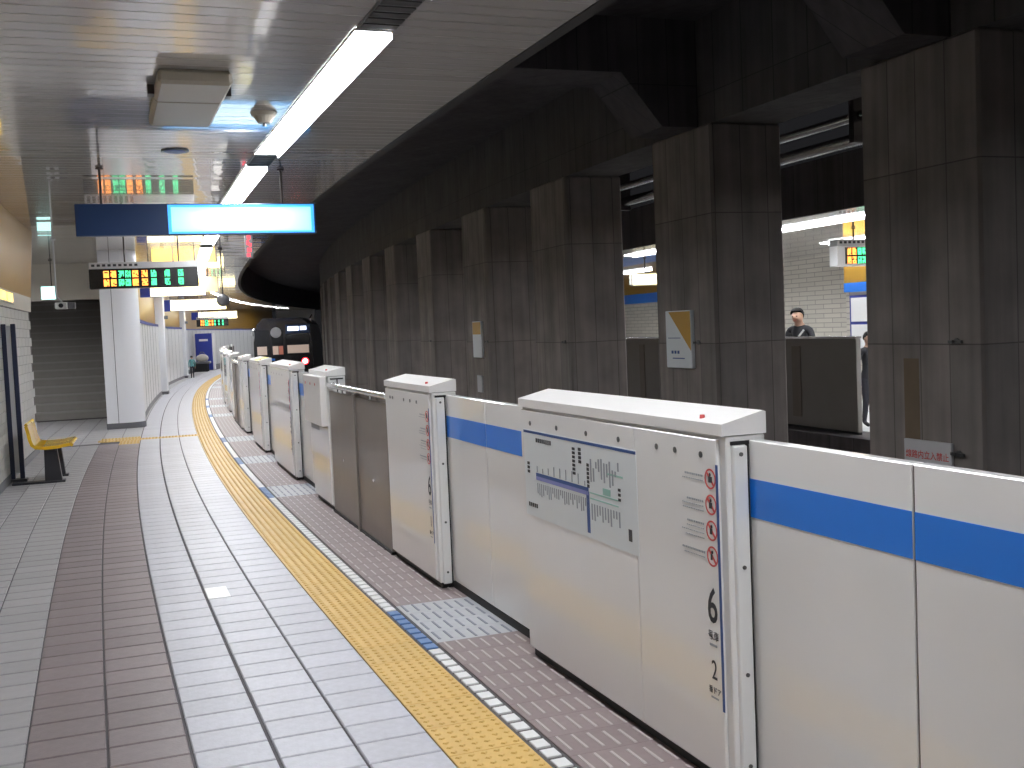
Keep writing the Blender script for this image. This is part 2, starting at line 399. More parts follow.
# ================================================================ PLATFORM CEILING
CZ = 3.15
ce = struct(MB().sweep([(-6.2, CZ+.03), (.66, CZ+.03), (.66, CZ+.16), (-6.2, CZ+.16)], -8, 80, 1.).build('ceiling', M['slot']))
sl_me = MB().box(-2.45, 2.45, -.0715, .0715, 0, .012).mesh('ceiling_slat', M['slat'])
sl_rest = MB(); n = 0
for i in range(-70, 480):
    s = 2.+.15*i; big = 2.0 <= s < 47
    if big:
        o = place('ceiling_slat', sl_me, ce, s, -1.79, CZ, rx=random.gauss(0, .0035)); n += 1
    else:
        t = head(s); p = P(s, -1.79); c_, s_ = math.cos(t), math.sin(t)
        bb = MB().box(-2.45, 2.45, -.0715, .0715, CZ, CZ+.012)
        sl_rest.add([(p.x+c_*x-s_*y, p.y+s_*x+c_*y, z) for x, y, z in bb.v], bb.f)
# left part of the ceiling over the stairs recess
for i in range(0, 50):
    s = 13.4+.15*i; t = head(s); p = P(s, -5.2); c_, s_ = math.cos(t), math.sin(t)
    bb = MB().box(-.95, .95, -.0715, .0715, CZ, CZ+.012)
    sl_rest.add([(p.x+c_*x-s_*y, p.y+s_*x+c_*y, z) for x, y, z in bb.v], bb.f)
stuff(sl_rest.build('ceiling_slat', M['slat'], ce))
struct(MB().sweep([(.60, CZ-.008), (.68, CZ-.008), (.68, CZ+.3), (.60, CZ+.3)], -8, 80, 1.).build('trim_1', M['slot']))

# strip lamps along the ceiling
def lamp(s0, label):
    t = thing('ceiling_light', label, 'ceiling light', s0+2.05, -.36, CZ-.002, 'strip lights along the platform ceiling')
    MB().box(-.105, -.098, -2.05, 2.05, -.014, 0).box(.098, .105, -2.05, 2.05, -.05, 0).box(-.098, .098, -2.05, -2.04, -.014, 0).box(-.098, .098, 2.04, 2.05, -.014, 0).build('frame', M['lamp_frame'], t)  # right cheek hangs deeper, shaped to cut light towards the pillars
    MB().box(-.098, .098, -2.04, 2.04, -.012, -.004).build('diffuser', M['lamp'], t)
    return t
lp = None
ORD = ['strip light in the ceiling overhead just out of view', 'longest looking strip light, nearest of the ceiling row', 'second strip light from the camera, just above the blue sign',
       'third strip light from the camera, beyond the blue sign', 'fourth strip light from the camera along the ceiling', 'fifth strip light from the camera along the ceiling']
for k in range(-2, 14):
    s0 = 3.18+4.8*k
    lab = ORD[k+1] if 0 <= k+1 < 6 else ('strip light behind the camera in the ceiling row' if k < 0 else ['sixth', 'seventh', 'eighth', 'ninth', 'tenth', 'eleventh', 'twelfth', 'thirteenth', 'fourteenth', 'fifteenth'][k-5]+' strip light from the camera, in the far bend')
    if lp is None: lp = lamp(s0, lab)
    else: copy_tree(lp, s0+2.05, -.36, CZ-.002, lab)
vt = None
for k in range(-1, 4):
    s = 2.83+4.8*k; lab = ['dark slot between the strip lights at the top edge', 'dark slot between first and second strip lights', 'dark slot between strip lights past the blue sign', 'dark slot far along the strip light row'][max(0, k)]
    if k < 0: continue
    if vt is None:
        vt = thing('ceiling_vent', lab, 'vent', s, -.36, CZ-.001, 'dark slots between the strip lights')
        MB().box(-.105, .105, -.33, .33, -.012, 0).build('frame', M['collar'], vt)
        for j in range(6): MB().box(-.095, .095, -.31+.105*j, -.24+.105*j, -.018, -.012).build('louvre', M['slot'], vt)
    else: copy_tree(vt, s, -.36, CZ-.001, lab)

# ================================================================ TUNNEL: track bed, pillars, beams
struct(MB().sweep([(.32, -1.3), (6.9, -1.3), (6.9, -1.1), (.32, -1.1)], -6, 80, 1.).build('floor', M['concrete_dark']))
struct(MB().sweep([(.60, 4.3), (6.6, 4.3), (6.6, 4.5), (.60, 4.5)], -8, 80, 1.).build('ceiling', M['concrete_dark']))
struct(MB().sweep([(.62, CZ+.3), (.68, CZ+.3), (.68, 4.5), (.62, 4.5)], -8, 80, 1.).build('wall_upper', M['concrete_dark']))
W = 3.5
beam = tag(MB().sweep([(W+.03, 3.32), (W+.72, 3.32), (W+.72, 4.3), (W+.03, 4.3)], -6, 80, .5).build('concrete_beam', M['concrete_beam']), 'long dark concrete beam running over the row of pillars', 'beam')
# inclined duct lines on the tunnel side
PIL = [(-.5, .65, 'concrete pillar past the right edge of the picture'),
       (2.97, 4.12, 'widest concrete pillar, at right behind the white gate, with the red-lettered plate'),
       (6.28, 7.45, 'concrete pillar carrying the yellow and white poster board'),
       (9.85, 11.1, 'third concrete pillar from the right, left of the narrow lit opening'),
       (13.2, 14.5, 'fourth concrete pillar from the right, with the small narrow notice'),
       (16.75, 17.9, 'fifth concrete pillar from the right, deep in the tunnel'),
       (20.2, 21.3, 'sixth concrete pillar from the right, deep in the tunnel'),
       (23.5, 24.7, 'seventh concrete pillar from the right, deep in the tunnel'),
       (27.0, 28.2, 'eighth concrete pillar from the right, deep in the tunnel')]
for k in range(6): PIL.append((30.4+3.4*k, 31.6+3.4*k, ['ninth', 'tenth', 'eleventh', 'twelfth', 'thirteenth', 'fourteenth'][k]+' concrete pillar from the right, in the dense row running up to the train'))
for i, (a, b, lab) in enumerate(PIL):
    s = (a+b)/2; L = (b-a)/2
    t = thing('concrete_pillar', lab, 'pillar', s, W, -1.1, 'concrete pillars between the tracks')
    MB().cbox(0, .75, -L, L, 0, 4.42, .02).build('shaft', M['concrete'], t)
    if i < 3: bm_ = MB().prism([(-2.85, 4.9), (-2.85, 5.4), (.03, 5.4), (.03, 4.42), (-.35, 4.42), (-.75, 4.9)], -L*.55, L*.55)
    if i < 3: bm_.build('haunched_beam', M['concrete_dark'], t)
    if i < 6:
        for z in ((2.42, 1.67) if i == 1 else (2.41,)):
            yb = {1: -.35, 2: -.25, 3: -.45, 4: -.55}.get(i, -.3)
            x = MB().cyl((-.012, yb, z), .022, .012, 'x', 10).cyl((-.05, yb, z), .009, .04, 'x', 8).box(-.035, -.02, yb-.07, yb+.05, z-.012, z+.008)
            x.build('tie_bolt', M['screw'], t)
    if i == 1:
        MB().box(-.002, 0, .02, .17, 1.25, 2.3).build('rust_streak', M['rust'], t)
# red lettered warning plate on the near pillar
t = thing('warning_plate', 'white plate with red characters low on the widest concrete pillar', 'sign', 3.47, W-.016, .445)
MB().cbox(-.012, .012, -.23, .23, 0, .19, .004).build('plate', M['header'], t)
text('red_lettering', '線路内立入禁止', .060, M['red'], t, (-.0135, 0, .085), wide=1.0, bold=.0009)
# poster boards
t = thing('poster_board', 'poster board with yellow upper corner on the pillar left of the opening', 'poster', 6.95, W-.02, 1.06)
MB().cbox(-.02, .02, -.26, .25, 0, .56, .006).build('board', M['sheet'], t)
MB().add([(-.0205, -.25, .55), (-.0205, .18, .55), (-.0205, -.25, .17), (-.022, -.25, .55), (-.022, .18, .55), (-.022, -.25, .17)], [(0, 1, 2), (5, 4, 3), (0, 3, 4, 1), (1, 4, 5, 2), (2, 5, 3, 0)]).build('yellow_corner', M['poster_y'], t)
b = MB()
for k in range(3): b.box(-.0215, -.0205, .10-.06*k, .14-.06*k, .14, .17)
b.box(-.0215, -.0205, -.12, .12, .09, .10).box(-.0215, -.0205, -.05, .2, .29, .297); b.build('small_print', M['ink_navy'], t)
t = thing('poster_board', 'narrow notice board with yellow top on the fourth pillar', 'poster', 13.75, W-.02, 1.06)
MB().cbox(-.02, .02, -.24, .24, 0, .56, .006).build('board', M['sheet'], t)
MB().box(-.022, -.0205, -.22, .22, .36, .55).build('yellow_panel', M['poster_y'], t)
t = thing('poster_board', 'tiny pale notice low on the fourth pillar above the gate', 'poster', 13.75, W-.015, .52)
MB().cbox(-.015, .015, -.12, .12, 0, .26, .004).build('board', M['header'], t)

# ducts glimpsed high through the bays
t = thing('silver_duct', 'shiny pipes seen high through the opening above the far platform', 'pipe', 6.5, 5.3, 3.32)
MB().tube([(0, -6, .14), (0, 9, .14)], .05, 10).build('pipe', M['pipe'], t, True)
MB().tube([(.35, -6, .0), (.35, 9, .0)], .07, 10).build('pipe', M['pipe'], t, True)
for y in (-3, 0, 3, 6): MB().box(-.08, .45, y-.04, y+.04, -.12, .9).build('bracket', M['rod'], t)
tl = thing('added_duct_lamp', 'small added lamp that brightens the pipes high in the tunnel', 'lamp', 6.0, 5.85, 3.55)  # lamp added to light the pipes, stands for no known fitting
MB().box(-.04, .04, -.5, .5, .03, .07).build('housing', M['collar'], tl); MB().box(-.03, .03, -.48, .48, 0, .03).build('tube', mat('dim_tube', (.9, .9, .8), .4, emis=(1, .93, .8), estr=2.), tl)
MB().box(-.01, .01, -.02, .02, .07, .75).build('hanger', M['rod'], tl)

# ================================================================ PLATFORM SCREEN GATES
def gate_box(L, label, s, post=True, split=None):
    t = thing('gate_housing', label, 'platform gate', s, 0, 0, 'white gate housings along the platform edge')
    h = L/2
    MB().cbox(0, .148, -h, h, .035, 1.172, .004).build('body', M['psd'], t)
    MB().box(.012, .14, -h+.01, h-.01, 0, .035).build('kick_plate', M['black'], t)
    cuts = [-h+.035, h-.012] if split is None else [-h+.035, split, h-.012]
    for a, b in zip(cuts[:-1], cuts[1:]): MB().cbox(-.014, 0, a+.0015, b-.0015, .05, 1.162, .003).build('front_panel', M['psd'], t)
    MB().prism([(-.016, 1.175), (.151, 1.175), (.151, 1.245), (.14, 1.249), (-.016, 1.213)], -h-.004, h+.004).build('lid', M['psd_lid'], t)
    p = MB().cbox(.018, .070, -h-(.018 if post else .004), -h+.004, .03, 1.142, .004).build('end_post', M['psd_white'], t)
    b = MB()
    for z in (1.115, .75, .40, .10): b.cyl((.044, -h-.022, z), .007, .006, 'y', 8)
    b.build('screw', M['screw'], p)
    MB().box(.072, .081, -h-.006, -h+.002, .03, 1.15).box(.016, .13, -h-.006, -h+.002, 1.144, 1.156).build('door_slot', M['black'], t)
    MB().cyl((.02, -h+.17, 1.212), .011, .02, 'z', 8, r2=.008).build('red_lamp', M['red'], t)
    return t
def holes(t, ys):
    me = None
    for y in ys:
        me = me or MB().cyl((-.0165, 0, 1.105), .011, .004, 'x', 10).mesh('indicator_hole', M['screw'])
        link('indicator_hole', me, t).location = (0, y, 0)
def notice(t, h, a='6', b='2'):
    """prohibition roundels, small print, car and door number beside a blue upright line"""
    e = -h; X = -.0145
    MB().box(X-.001, X, e+.028, e+.042, .27, 1.08).build('blue_line', M['ink_navy'], t)
    for z, k in ((1.03, 0), (.945, 1), (.86, 2), (.775, 3)):
        r = MB().ring((X-.001, e+.076, z), .028, .034, .0012); d = .021; q = .003
        r.add([(xx, e+.076+yy, z+zz) for xx in (X-.0012, X) for yy, zz in ((d-q, d+q), (d+q, d-q), (-d+q, -d-q), (-d-q, -d+q))], [(0, 1, 2, 3), (7, 6, 5, 4), (0, 4, 5, 1), (1, 5, 6, 2), (2, 6, 7, 3), (3, 7, 4, 0)])
        r.build('red_roundel', M['red'], t)
        g = MB().box(X-.0018, X-.001, e+.063+.004*k, e+.086, z-.012, z+.008).cyl((X-.0018, e+.076, z+.014), .006, .001, 'x', 8)
        g.build('pictogram', M['ink'], t)
    b_ = MB(); rnd = random.Random(3)
    for z, nl in ((1.035, 2), (.95, 3), (.875, 4), (.78, 2)):
        for q in range(nl):
            y = e+.123; ln = (.1+.04*rnd.random()); hh = .007 if q == 0 else .0035
            zz = z-.016*q
            while y < e+.123+ln:
                w_ = .006+.006*rnd.random(); b_.box(X-.0008, X, y, y+w_*.8, zz-hh/2, zz+hh/2); y += w_+.002
    b_.build('small_print', M['ink_grey'], t)
    text('car_number', a, .165, M['ink'], t, (X-.001, e+.086, .605), wide=.8, bold=.0015)
    text('lettering', '号車', .034, M['ink'], t, (X-.001, e+.086, .508)); 
    MB().box(X-.0008, X, e+.066, e+.111, .474, .482).build('small_print', M['ink_grey'], t)
    text('door_number', b, .092, M['ink'], t, (X-.001, e+.086, .392), wide=.8)
    text('lettering', '番ドア', .026, M['ink'], t, (X-.001, e+.086, .325))
    MB().box(X-.0008, X, e+.066, e+.111, .298, .304).build('small_print', M['ink_grey'], t)

# nearest big housing with the route map
nb = gate_box(1.75, 'largest white gate housing in front, with route map and the number 6', 1.325, split=-.27)
holes(nb, [.745, .445, .145, -.145, -.445, -.575, -.745])
notice(nb, .875)
mh = MB().box(-.016, -.0142, -.285, .825, .68, 1.075).build('route_map', M['sheet'], nb)
def mp_box(b, u0, u1, v0, v1, d=.0008): b.box(-.016-d, -.016, .825-1.11*u1, .825-1.11*u0, 1.06-.38*v1, 1.06-.38*v0)
b = MB(); mp_box(b, 0, 1, -.03, .0); b.build('blue_rule', M['ink_navy'], mh)
b = MB(); mp_box(b, .12, .62, .46, .50); b.build('route_line', M['ink_navy'], mh)
b = MB(); mp_box(b, .12, .62, .50, .545); b.build('route_band', M['ink_purple'], mh)
b = MB(); mp_box(b, .60, .625, .50, .95); b.build('branch_line', M['ink_navy'], mh)
b = MB(); mp_box(b, .63, .86, .50, .515); mp_box(b, .63, .86, .56, .575); mp_box(b, .78, .90, .25, .27); mp_box(b, .74, .80, .42, .49); b.build('transfer_line', M['ink_green'], mh)
b = MB(); rr = random.Random(5)
for k in range(26):
    u = .13+.019*k; mp_box(b, u, u+.009, .58, .64+.1*rr.random())
    if k % 3 == 0: mp_box(b, u, u+.008, .32+.08*rr.random(), .45)
for k in range(11):
    u = .64+.022*k; mp_box(b, u, u+.011, .62, .7+.14*rr.random()); mp_box(b, u, u+.012, .12+.12*rr.random(), .2+.2*rr.random())
b.build('station_print', M['ink_grey'], mh)
b = MB()
for k in range(8): mp_box(b, .13+.02*k, .145+.02*k, .045, .095)
for k in range(7): mp_box(b, .485, .51, .06+.045*k, .09+.045*k)
for k in range(4): mp_box(b, .54, .565, .05+.045*k, .085+.045*k)
for k in range(6): mp_box(b, .61, .63, .20+.045*k, .235+.045*k)
for k in range(5): mp_box(b, .03+.02*k, .045+.02*k, .84, .89)
for k in range(3): mp_box(b, .03, .055, .35+.05*k, .385+.05*k); mp_box(b, .86, .88, .38+.05*k, .41+.05*k)
mp_box(b, .93, .955, .76, .88); b.build('title_print', M['ink'], mh)

def door_leaf(a, b_, label, parent_first=None):
    s = (a+b_)/2; h = (b_-a)/2-.004
    t = thing('gate_door', label, 'platform gate', s, .083, 0, 'sliding gate doors with a blue band')
    MB().cbox(0, .045, -h, h, .045, 1.157, .003).build('leaf', M['psd'], t)
    MB().box(-.0015, .002, -h+.002, h-.002, .908, 1.033).build('blue_band', M['band'], t)
    MB().box(.003, .042, h-.001, h+.004, .05, 1.152).build('rubber_edge', M['seam'], t)
    MB().box(.0, .06, -h-.004, h+.004, 0, .04).build('threshold', M['black'], t)
    return t
DL = [('door leaf at the far right edge, blue band, right of the dark seam', 'blue-banded door leaf right of the largest housing, left of the dark seam'),
      ('door leaf directly left of the route map housing', 'door leaf directly right of the narrow housing beside the brown panels'),
      ('pale door leaf behind the short housing left of the brown panels', 'slim door leaf with blue patch right of the third housing'),
      ('edge-on door leaf left of the third housing', 'edge-on door leaf right of the fourth housing')]
for i, (a, b_) in enumerate(DOORS):
    m_ = a+(b_-a)*(.5 if i != 1 else .52)
    nth = ['fifth', 'sixth', 'seventh', 'eighth', 'ninth', 'tenth', 'eleventh', 'twelfth'][max(0, i-4)]
    l1, l2 = DL[i] if i < len(DL) else (nth.replace('fifth', 'fifth')+' gate opening along the bend, its near leaf', nth+' gate opening along the bend, its far leaf')
    if i == 0: m_ = -.30; a = -.97
    door_leaf(a+.0, m_, l1); door_leaf(m_, b_, l2)
hb = [(-2.7, -.97, 'gate housing to the right beyond the picture edge', ('6', '3')),
      (3.66, 4.75, 'narrow white gate housing right of the brown steel panels', ('6', '1')),
      (9.1, 10.8, 'third tall gate housing, left of the slim blue-patched door', ('5', '3')),
      (12.1, 13.6, 'fourth gate housing with the yellow sticker on its lid', ('5', '2')),
      (15.2, 16.0, 'fifth gate housing with bright white lid in the bend', None), (18.2, 19.1, 'sixth gate housing beyond the far brown panel', None),
      (20.5, 22.1, 'seventh gate housing near the platform bend', None), (23.5, 25.1, 'eighth gate housing near the platform bend', None),
      (26.6, 27.5, 'ninth gate housing near the platform bend', None), (29.7, 31.6, 'tenth gate housing, tiny, along the far bend', None),
      (33.0, 34.6, 'eleventh gate housing, tiny, along the far bend', None), (36.0, 37.6, 'twelfth gate housing, tiny, along the far bend', None), (39.1, 40.2, 'thirteenth gate housing, tiny, along the far bend', None)]
for a, b_, lab, no in hb:
    t = gate_box(b_-a, lab, (a+b_)/2)
    if no:
        notice(t, (b_-a)/2, *no)
        if b_-a > 1.3: holes(t, [(b_-a)/2-.1-.25*k for k in range(5)])
        else: holes(t, [.40, .33, .05, -.1, -.25])
    if a == 12.1: MB().add([(-.012, -.5, 1.2145), (.14, -.5, 1.249), (.14, .1, 1.249), (-.012, .1, 1.2145), (-.012, -.5, 1.2165), (.14, -.5, 1.251), (.14, .1, 1.251), (-.012, .1, 1.2165)], [(0, 1, 2, 3), (4, 7, 6, 5), (0, 4, 5, 1), (1, 5, 6, 2), (2, 6, 7, 3), (3, 7, 4, 0)]).build('yellow_sticker', mat('sticker', (.85, .75, .12), .4), t)
# short housing with a proud upper box beside the brown panels
t = gate_box(.9, 'short white gate housing with a boxy top, left of the brown panels', 7.32, post=False)
MB().cbox(-.075, -.0145, -.44, .44, .74, 1.174, .006).build('upper_box', M['psd_lid'], t)
MB().box(-.0755, -.074, -.32, .1, .70, .74).build('painted_box_shadow', M['collar'], t)  # dark strip that paints the shade under the upper box
b = MB()
for k, y in enumerate((.3, .05, -.2)): b.cyl((-.078, y, 1.1), .012, .004, 'x', 8)
b.build('red_dot', M['red'], t)
# brown steel panels with handrail
def steel_panel(s0, s1, lab):
    s = (s0+s1)/2; h = (s1-s0)/2
    t = thing('steel_screen', lab, 'barrier', s, -.012, 0, 'brown steel screens at the car gaps')
    for a, b_ in ((-h+.02, -.035), (.035, h-.02)):
        MB().cbox(.01, .04, a, b_, .02, 1.05, .004).build('panel', M['steel'], t)
    MB().cbox(-.003, .055, -.033, .033, 0, 1.07, .004).build('post', mat('post_steel', (.2, .18, .165), .38, metal=.35), t)
    MB().box(.0, .05, -h+.005, h-.005, 0, .02).build('base_rail', M['black'], t)
    MB().tube([(.02, -h+.01, 1.1), (.02, h-.01, 1.1)], .024, 12).build('handrail', M['chrome'], t, True)
    for y in (-.5*h, .0, .5*h): MB().tube([(.02, y, 1.04), (.02, y, 1.085)], .01, 8).build('rail_bracket', M['chrome'], t)
    b = MB()
    for y, z in ((-.55, .46), (.5, .5)): b.cyl((.004, y, z), .012, .006, 'x', 8)
    b.build('lock', M['chrome'], t)
steel_panel(4.765, 6.855, 'brown steel screen with a steel handrail between two white housings')
steel_panel(16.05, 18.15, 'small brown screen far along the gate row')
steel_panel(27.55, 29.65, 'tiniest brown screen in the distant bend')

# ================================================================ LEFT WALL, STAIRS, COLUMN
WL = -2.97
wl = struct(MB().sweep([(WL-.2, 0), (WL-.006, 0), (WL-.006, CZ+.03), (WL-.2, CZ+.03)], -8, 14.4, .5).build('wall_left', M['grout']))
tile_me = MB().cbox(-.006, .004, -.197, .197, .002, .118, .002).mesh('wall_tile', M['wall_tile'])
restt = MB(); n = 0
for i in range(55):
    for j in range(16):
        s = 14.2-.4*i-(.2 if j % 2 else 0)
        if n < 288: place('wall_tile', tile_me, wl, s, WL, .09+.12*j); n += 1
        elif s > -7: place('wall_tile', tile_me, wl, s, WL, .09+.12*j) if False else restt.add([(P(s, WL).x+math.cos(head(s))*x-math.sin(head(s))*y, P(s, WL).y+math.sin(head(s))*x+math.cos(head(s))*y, z+.09+.12*j) for x in (-.006, .004) for y in (-.197, .197) for z in (.002, .118)], [(0, 1, 3, 2), (4, 6, 7, 5), (0, 4, 5, 1), (2, 3, 7, 6), (0, 2, 6, 4), (1, 5, 7, 3)])
stuff(restt.build('wall_tile', M['wall_tile'], wl))
struct(MB().sweep([(WL, 0), (WL+.015, 0), (WL+.015, .09), (WL, .09)], -8, 14.4, .5).build('baseboard_left', M['collar']))
MB().sweep([(WL-.006, 2.02), (WL+.02, 2.02), (WL+.03, 2.22), (WL-.006, 2.22)], -8, 14.4, .5).build('cream_band', M['cream'], wl)
MB().sweep([(WL-.006, 2.22), (WL+.03, 2.22), (WL+.10, CZ-.002), (WL-.006, CZ-.002)], -8, 14.4, .5).build('ochre_panel', M['ochre'], wl)
t = thing('lit_wall_label', 'small yellow lit panel on the cream band of the left wall', 'sign', 11.2, WL+.03, 2.06)
MB().cbox(-.0, .03, -1.2, 1.0, 0, .14, .004).build('case', M['cream'], t)
for y in (-.9, -.2, .5): MB().box(.03, .033, y-.28, y+.28, .02, .12).build('lit_panel', M['yellow_lit'], t)
# recess behind the wall end: return wall, stairs and lintel
struct(MB().sweep([(-6.2, 0), (-6.0, 0), (-6.0, CZ+.03), (-6.2, CZ+.03)], 13.5, 32, .5).build('wall_recess', M['far_tile']))
e = thing('wall_return', '', '', 14.0, WL-.1); del e['label'], e['category']; bpy.data.objects.remove(e)
struct(MB().sweep([(-6.2, 0), (WL-.2, 0), (WL-.2, CZ+.03), (-6.2, CZ+.03)], 13.8, 13.95, .2).build('wall_return', M['panel_white']))
st = thing('staircase', 'dark stairs rising behind the white column at left', 'stairs', 21.3, -3.85)
run, rise = .27, .165; wdt = 2.15
for k in range(17):
    sp_ = MB().box(-wdt, wdt, k*run, (k+1)*run+.02, 0 if k == 0 else (k)*rise-.02, (k+1)*rise).build('step', M['stair'], st)
    MB().box(-wdt, wdt, k*run-.006, k*run+.05, (k+1)*rise-.03, (k+1)*rise+.003).build('nosing', M['stair_nose'], sp_)
MB().prism([(-wdt, 0), (-wdt+.01, 0), (-wdt+.01, .01), (-wdt, .01)], 0, .3)
for sx in (-wdt+.12, wdt-.12):
    MB().tube([(sx, -.1, .9), (sx, .05, .95), (sx, 4.5, .95+4.45*rise/run)], .02, 8).build('handrail', M['chrome'], st, True)
MB().add([(-wdt, .3, 0), (wdt, .3, 0), (wdt, 4.6, 0), (-wdt, 4.6, 0), (-wdt, 4.6, 2.8), (wdt, 4.6, 2.8)], [(0, 3, 2, 1), (3, 4, 5, 2), (0, 1, 5, 4)]).build('stringer', M['stair'], st)
struct(MB().sweep([(-6.2, 2.42), (-1.72, 2.42), (-1.72, CZ+.03), (-6.2, CZ+.03)], 21.2, 21.4, .2).build('trim_2', M['cream']))
MB_l = MB().sweep([(-6.2, 2.42), (-1.72, 2.42), (-1.72, 2.6), (-6.2, 2.6)], 21.17, 21.2, .2)
struct(MB_l.build('trim_3', M['cream']))
struct(MB().sweep([(-6.2, 0), (-1.72, 0), (-1.72, CZ+.03), (-6.2, CZ+.03)], 27.0, 27.2, .2).build('wall_stair_back', M['stair']))
struct(MB().sweep([(-6.2, 3.18), (-1.7, 3.18), (-1.7, 3.3), (-6.2, 3.3)], 21.4, 27, .5).build('ceiling', M['cream']))
copy_tree(lp, 24.2, -3.9, 3.178, 'strip light over the dark stairs, hidden by the lintel', 'strip lights of the stair recess')
copy_tree(lp, 17.6, -4.7, CZ-.002, 'strip light of the recess left of the column', 'strip lights of the stair recess')
# clad column
t = thing('platform_column', 'round white clad column with dark foot collar beside the stairs', 'column', 18.2, -1.885)
prof = [(.30*math.cos(a)+.02, .29*math.sin(a)) for a in [-PI/2+PI*i/14 for i in range(15)]]
out = [(x, y) for x, y in prof]+[(-.30, .29), (-.32, .27), (-.32, -.27), (-.30, -.29)]
def extr(pts, z0, z1):
    n = len(pts); b = MB(); b.add([(x, y, z0) for x, y in pts]+[(x, y, z1) for x, y in pts], [tuple(reversed(range(n))), tuple(range(n, 2*n))]+[(i, (i+1) % n, (i+1) % n+n, i+n) for i in range(n)]); return b
extr(prof+[(-.12, .29), (-.12, -.29)], .1, CZ-.003).build('round_cladding', M['column'], t, True)
extr([(-.13, .28), (-.31, .28), (-.32, .27), (-.32, -.27), (-.31, -.28), (-.13, -.28)], .1, CZ-.003).build('side_panel', M['column'], t)
MB().box(-.13, -.12, -.285, .285, .1, CZ-.003).build('joint', M['collar'], t)
extr([(x*1.03, y*1.03) for x, y in out], 0, .1).build('foot_collar', M['collar'], t)
# stair enclosure and the walls further on
def far_wall(name, s0, s1, o, parts=True):
    wv = struct(MB().sweep([(o-.18, 0), (o, 0), (o, 1.9), (o-.18, 1.9)], s0, s1, .5).build(name, M['panel_white']))
    MB().sweep([(o-.2, 1.9), (o+.02, 1.9), (o+.02, 1.96), (o-.2, 1.96)], s0, s1, .5).build('blue_cap', M['panel_blue'], wv)
    MB().sweep([(o-.17, 1.96), (o-.06, 1.96), (o-.06, CZ), (o-.17, CZ)], s0, s1, .5).build('ochre_panel', M['ochre'], wv)
    MB().sweep([(o, 0), (o+.012, 0), (o+.012, .1), (o, .1)], s0, s1, .5).build('skirting', M['collar'], wv)
    k = int((s1-s0)/1.2)
    for i in range(1, k): place('panel_joint', MB().box(-.004, .003, -.012, .012, .1, 1.9).mesh('panel_joint', M['collar']), wv, s0+(s1-s0)*i/k, o)
far_wall('wall_stair_side', 19.2, 29.4, -1.64)
far_wall('wall_middle', 30.1, 41.4, -1.85)
far_wall('wall_far', 42.3, 76, -2.6)
def pillar(s, o, w_, lab):
    t = thing('white_pillar', lab, 'column', s, o, 0, 'square white pillars beyond the stairs')
    MB().cbox(-w_/2, w_/2, -w_/2, w_/2, .08, CZ-.003, .02).build('shaft', M['column'], t)
    MB().cbox(-w_/2-.01, w_/2+.01, -w_/2-.01, w_/2+.01, 0, .08, .005).build('foot', M['collar'], t)
    MB().cyl((w_/2, -.05, 2.15), .05, .1, 'x', 10).build('bracket_lamp', M['collar'], t)
pillar(29.75, -1.72, .5, 'square white pillar beyond the round column'); pillar(41.85, -2.0, .5, 'thin far white pillar beside the blue board')
# far end wall closing the bend
struct(MB().sweep([(-2.4, 0), (.3, 0), (.3, CZ+.03), (-2.4, CZ+.03)], 76, 76.3, .3).build('wall_back', M['panel_white']))
t = thing('blue_board', 'tall blue board with white heading at the far end of the platform', 'board', 50.6, -2.06)
MB().cbox(-.38, .38, -.25, .25, .02, 1.72, .02).build('case', M['panel_blue'], t)
MB().box(-.2, .2, -.255, -.25, 1.36, 1.46).build('white_heading', M['sign_white'], t)
MB().box(.385, .45, -.22, .22, .02, 1.72).build('white_edge', M['sign_white'], t)
t = thing('dark_bench', 'small dark bench with pale pile below the far blue board', 'bench', 48.6, -1.92)
MB().cbox(-.45, .35, -.3, .3, .36, .46, .02).build('seat', M['collar'], t)
for y in (-.22, .22): MB().box(-.35, .25, y-.03, y+.03, 0, .36).build('leg', M['black'], t)
t = thing('pale_bag', 'pale rounded bag lying on the far dark bench', 'bag', 48.6, -1.92, .46)
bm = bmesh.new(); bmesh.ops.create_icosphere(bm, subdivisions=2, radius=.22)
for v in bm.verts: v.co.z = max(0, v.co.z*.9+.14); v.co.x *= 1.3
me = bpy.data.meshes.new('sack'); bm.to_mesh(me); bm.free(); me.materials.append(M['cream']); shade(me); link('sack', me, t)
MB().tube([(-.12, 0, .32), (-.06, 0, .42), (.06, 0, .42), (.12, 0, .32)], .015, 8).build('handle', M['collar'], t)

# yellow bench by the wall
t = thing('yellow_bench', 'yellow moulded bench on charcoal legs by the left wall', 'bench', 11.2, -2.49)
def ribbon(pts, th):
    """closed profile for a shell of thickness th along (x,z) points"""
    out = []
    n = len(pts); nn = []
    for i in range(n):
        a = Vector(pts[max(i-1, 0)]); b = Vector(pts[min(i+1, n-1)]); d = (b-a).normalized(); nn.append(Vector((-d.y, d.x)))
    return [tuple(Vector(p)+q*th/2) for p, q in zip(pts, nn)]+[tuple(Vector(p)-q*th/2) for p, q in reversed(list(zip(pts, nn)))]
shell = [(-.235, .655), (-.222, .60), (-.205, .50), (-.185, .44), (-.15, .41), (-.06, .40), (.08, .405), (.17, .42), (.215, .425), (.235, .41)]
for k in range(2):
    y0 = -.64+.43*k
    q = MB().prism(ribbon(shell, .035), y0+.004, y0+.422).build('seat_shell', M['bench'], t, True)
    MB().prism(ribbon([(-.25, .66), (-.235, .68), (-.22, .66)], .02), y0+.02, y0+.41).build('top_roll', M['bench'], q)
for y, x0 in ((-.5, -.42), (.08, -.1)):
    MB().prism([(-.08, .02), (.10, .02), (.06, .39), (-.07, .39)], y-.06, y+.06).build('leg', M['bench_leg'], t)
    MB().box(x0, .13, y-.075, y+.075, 0, .022).build('foot_plate', M['bench_leg'], t)
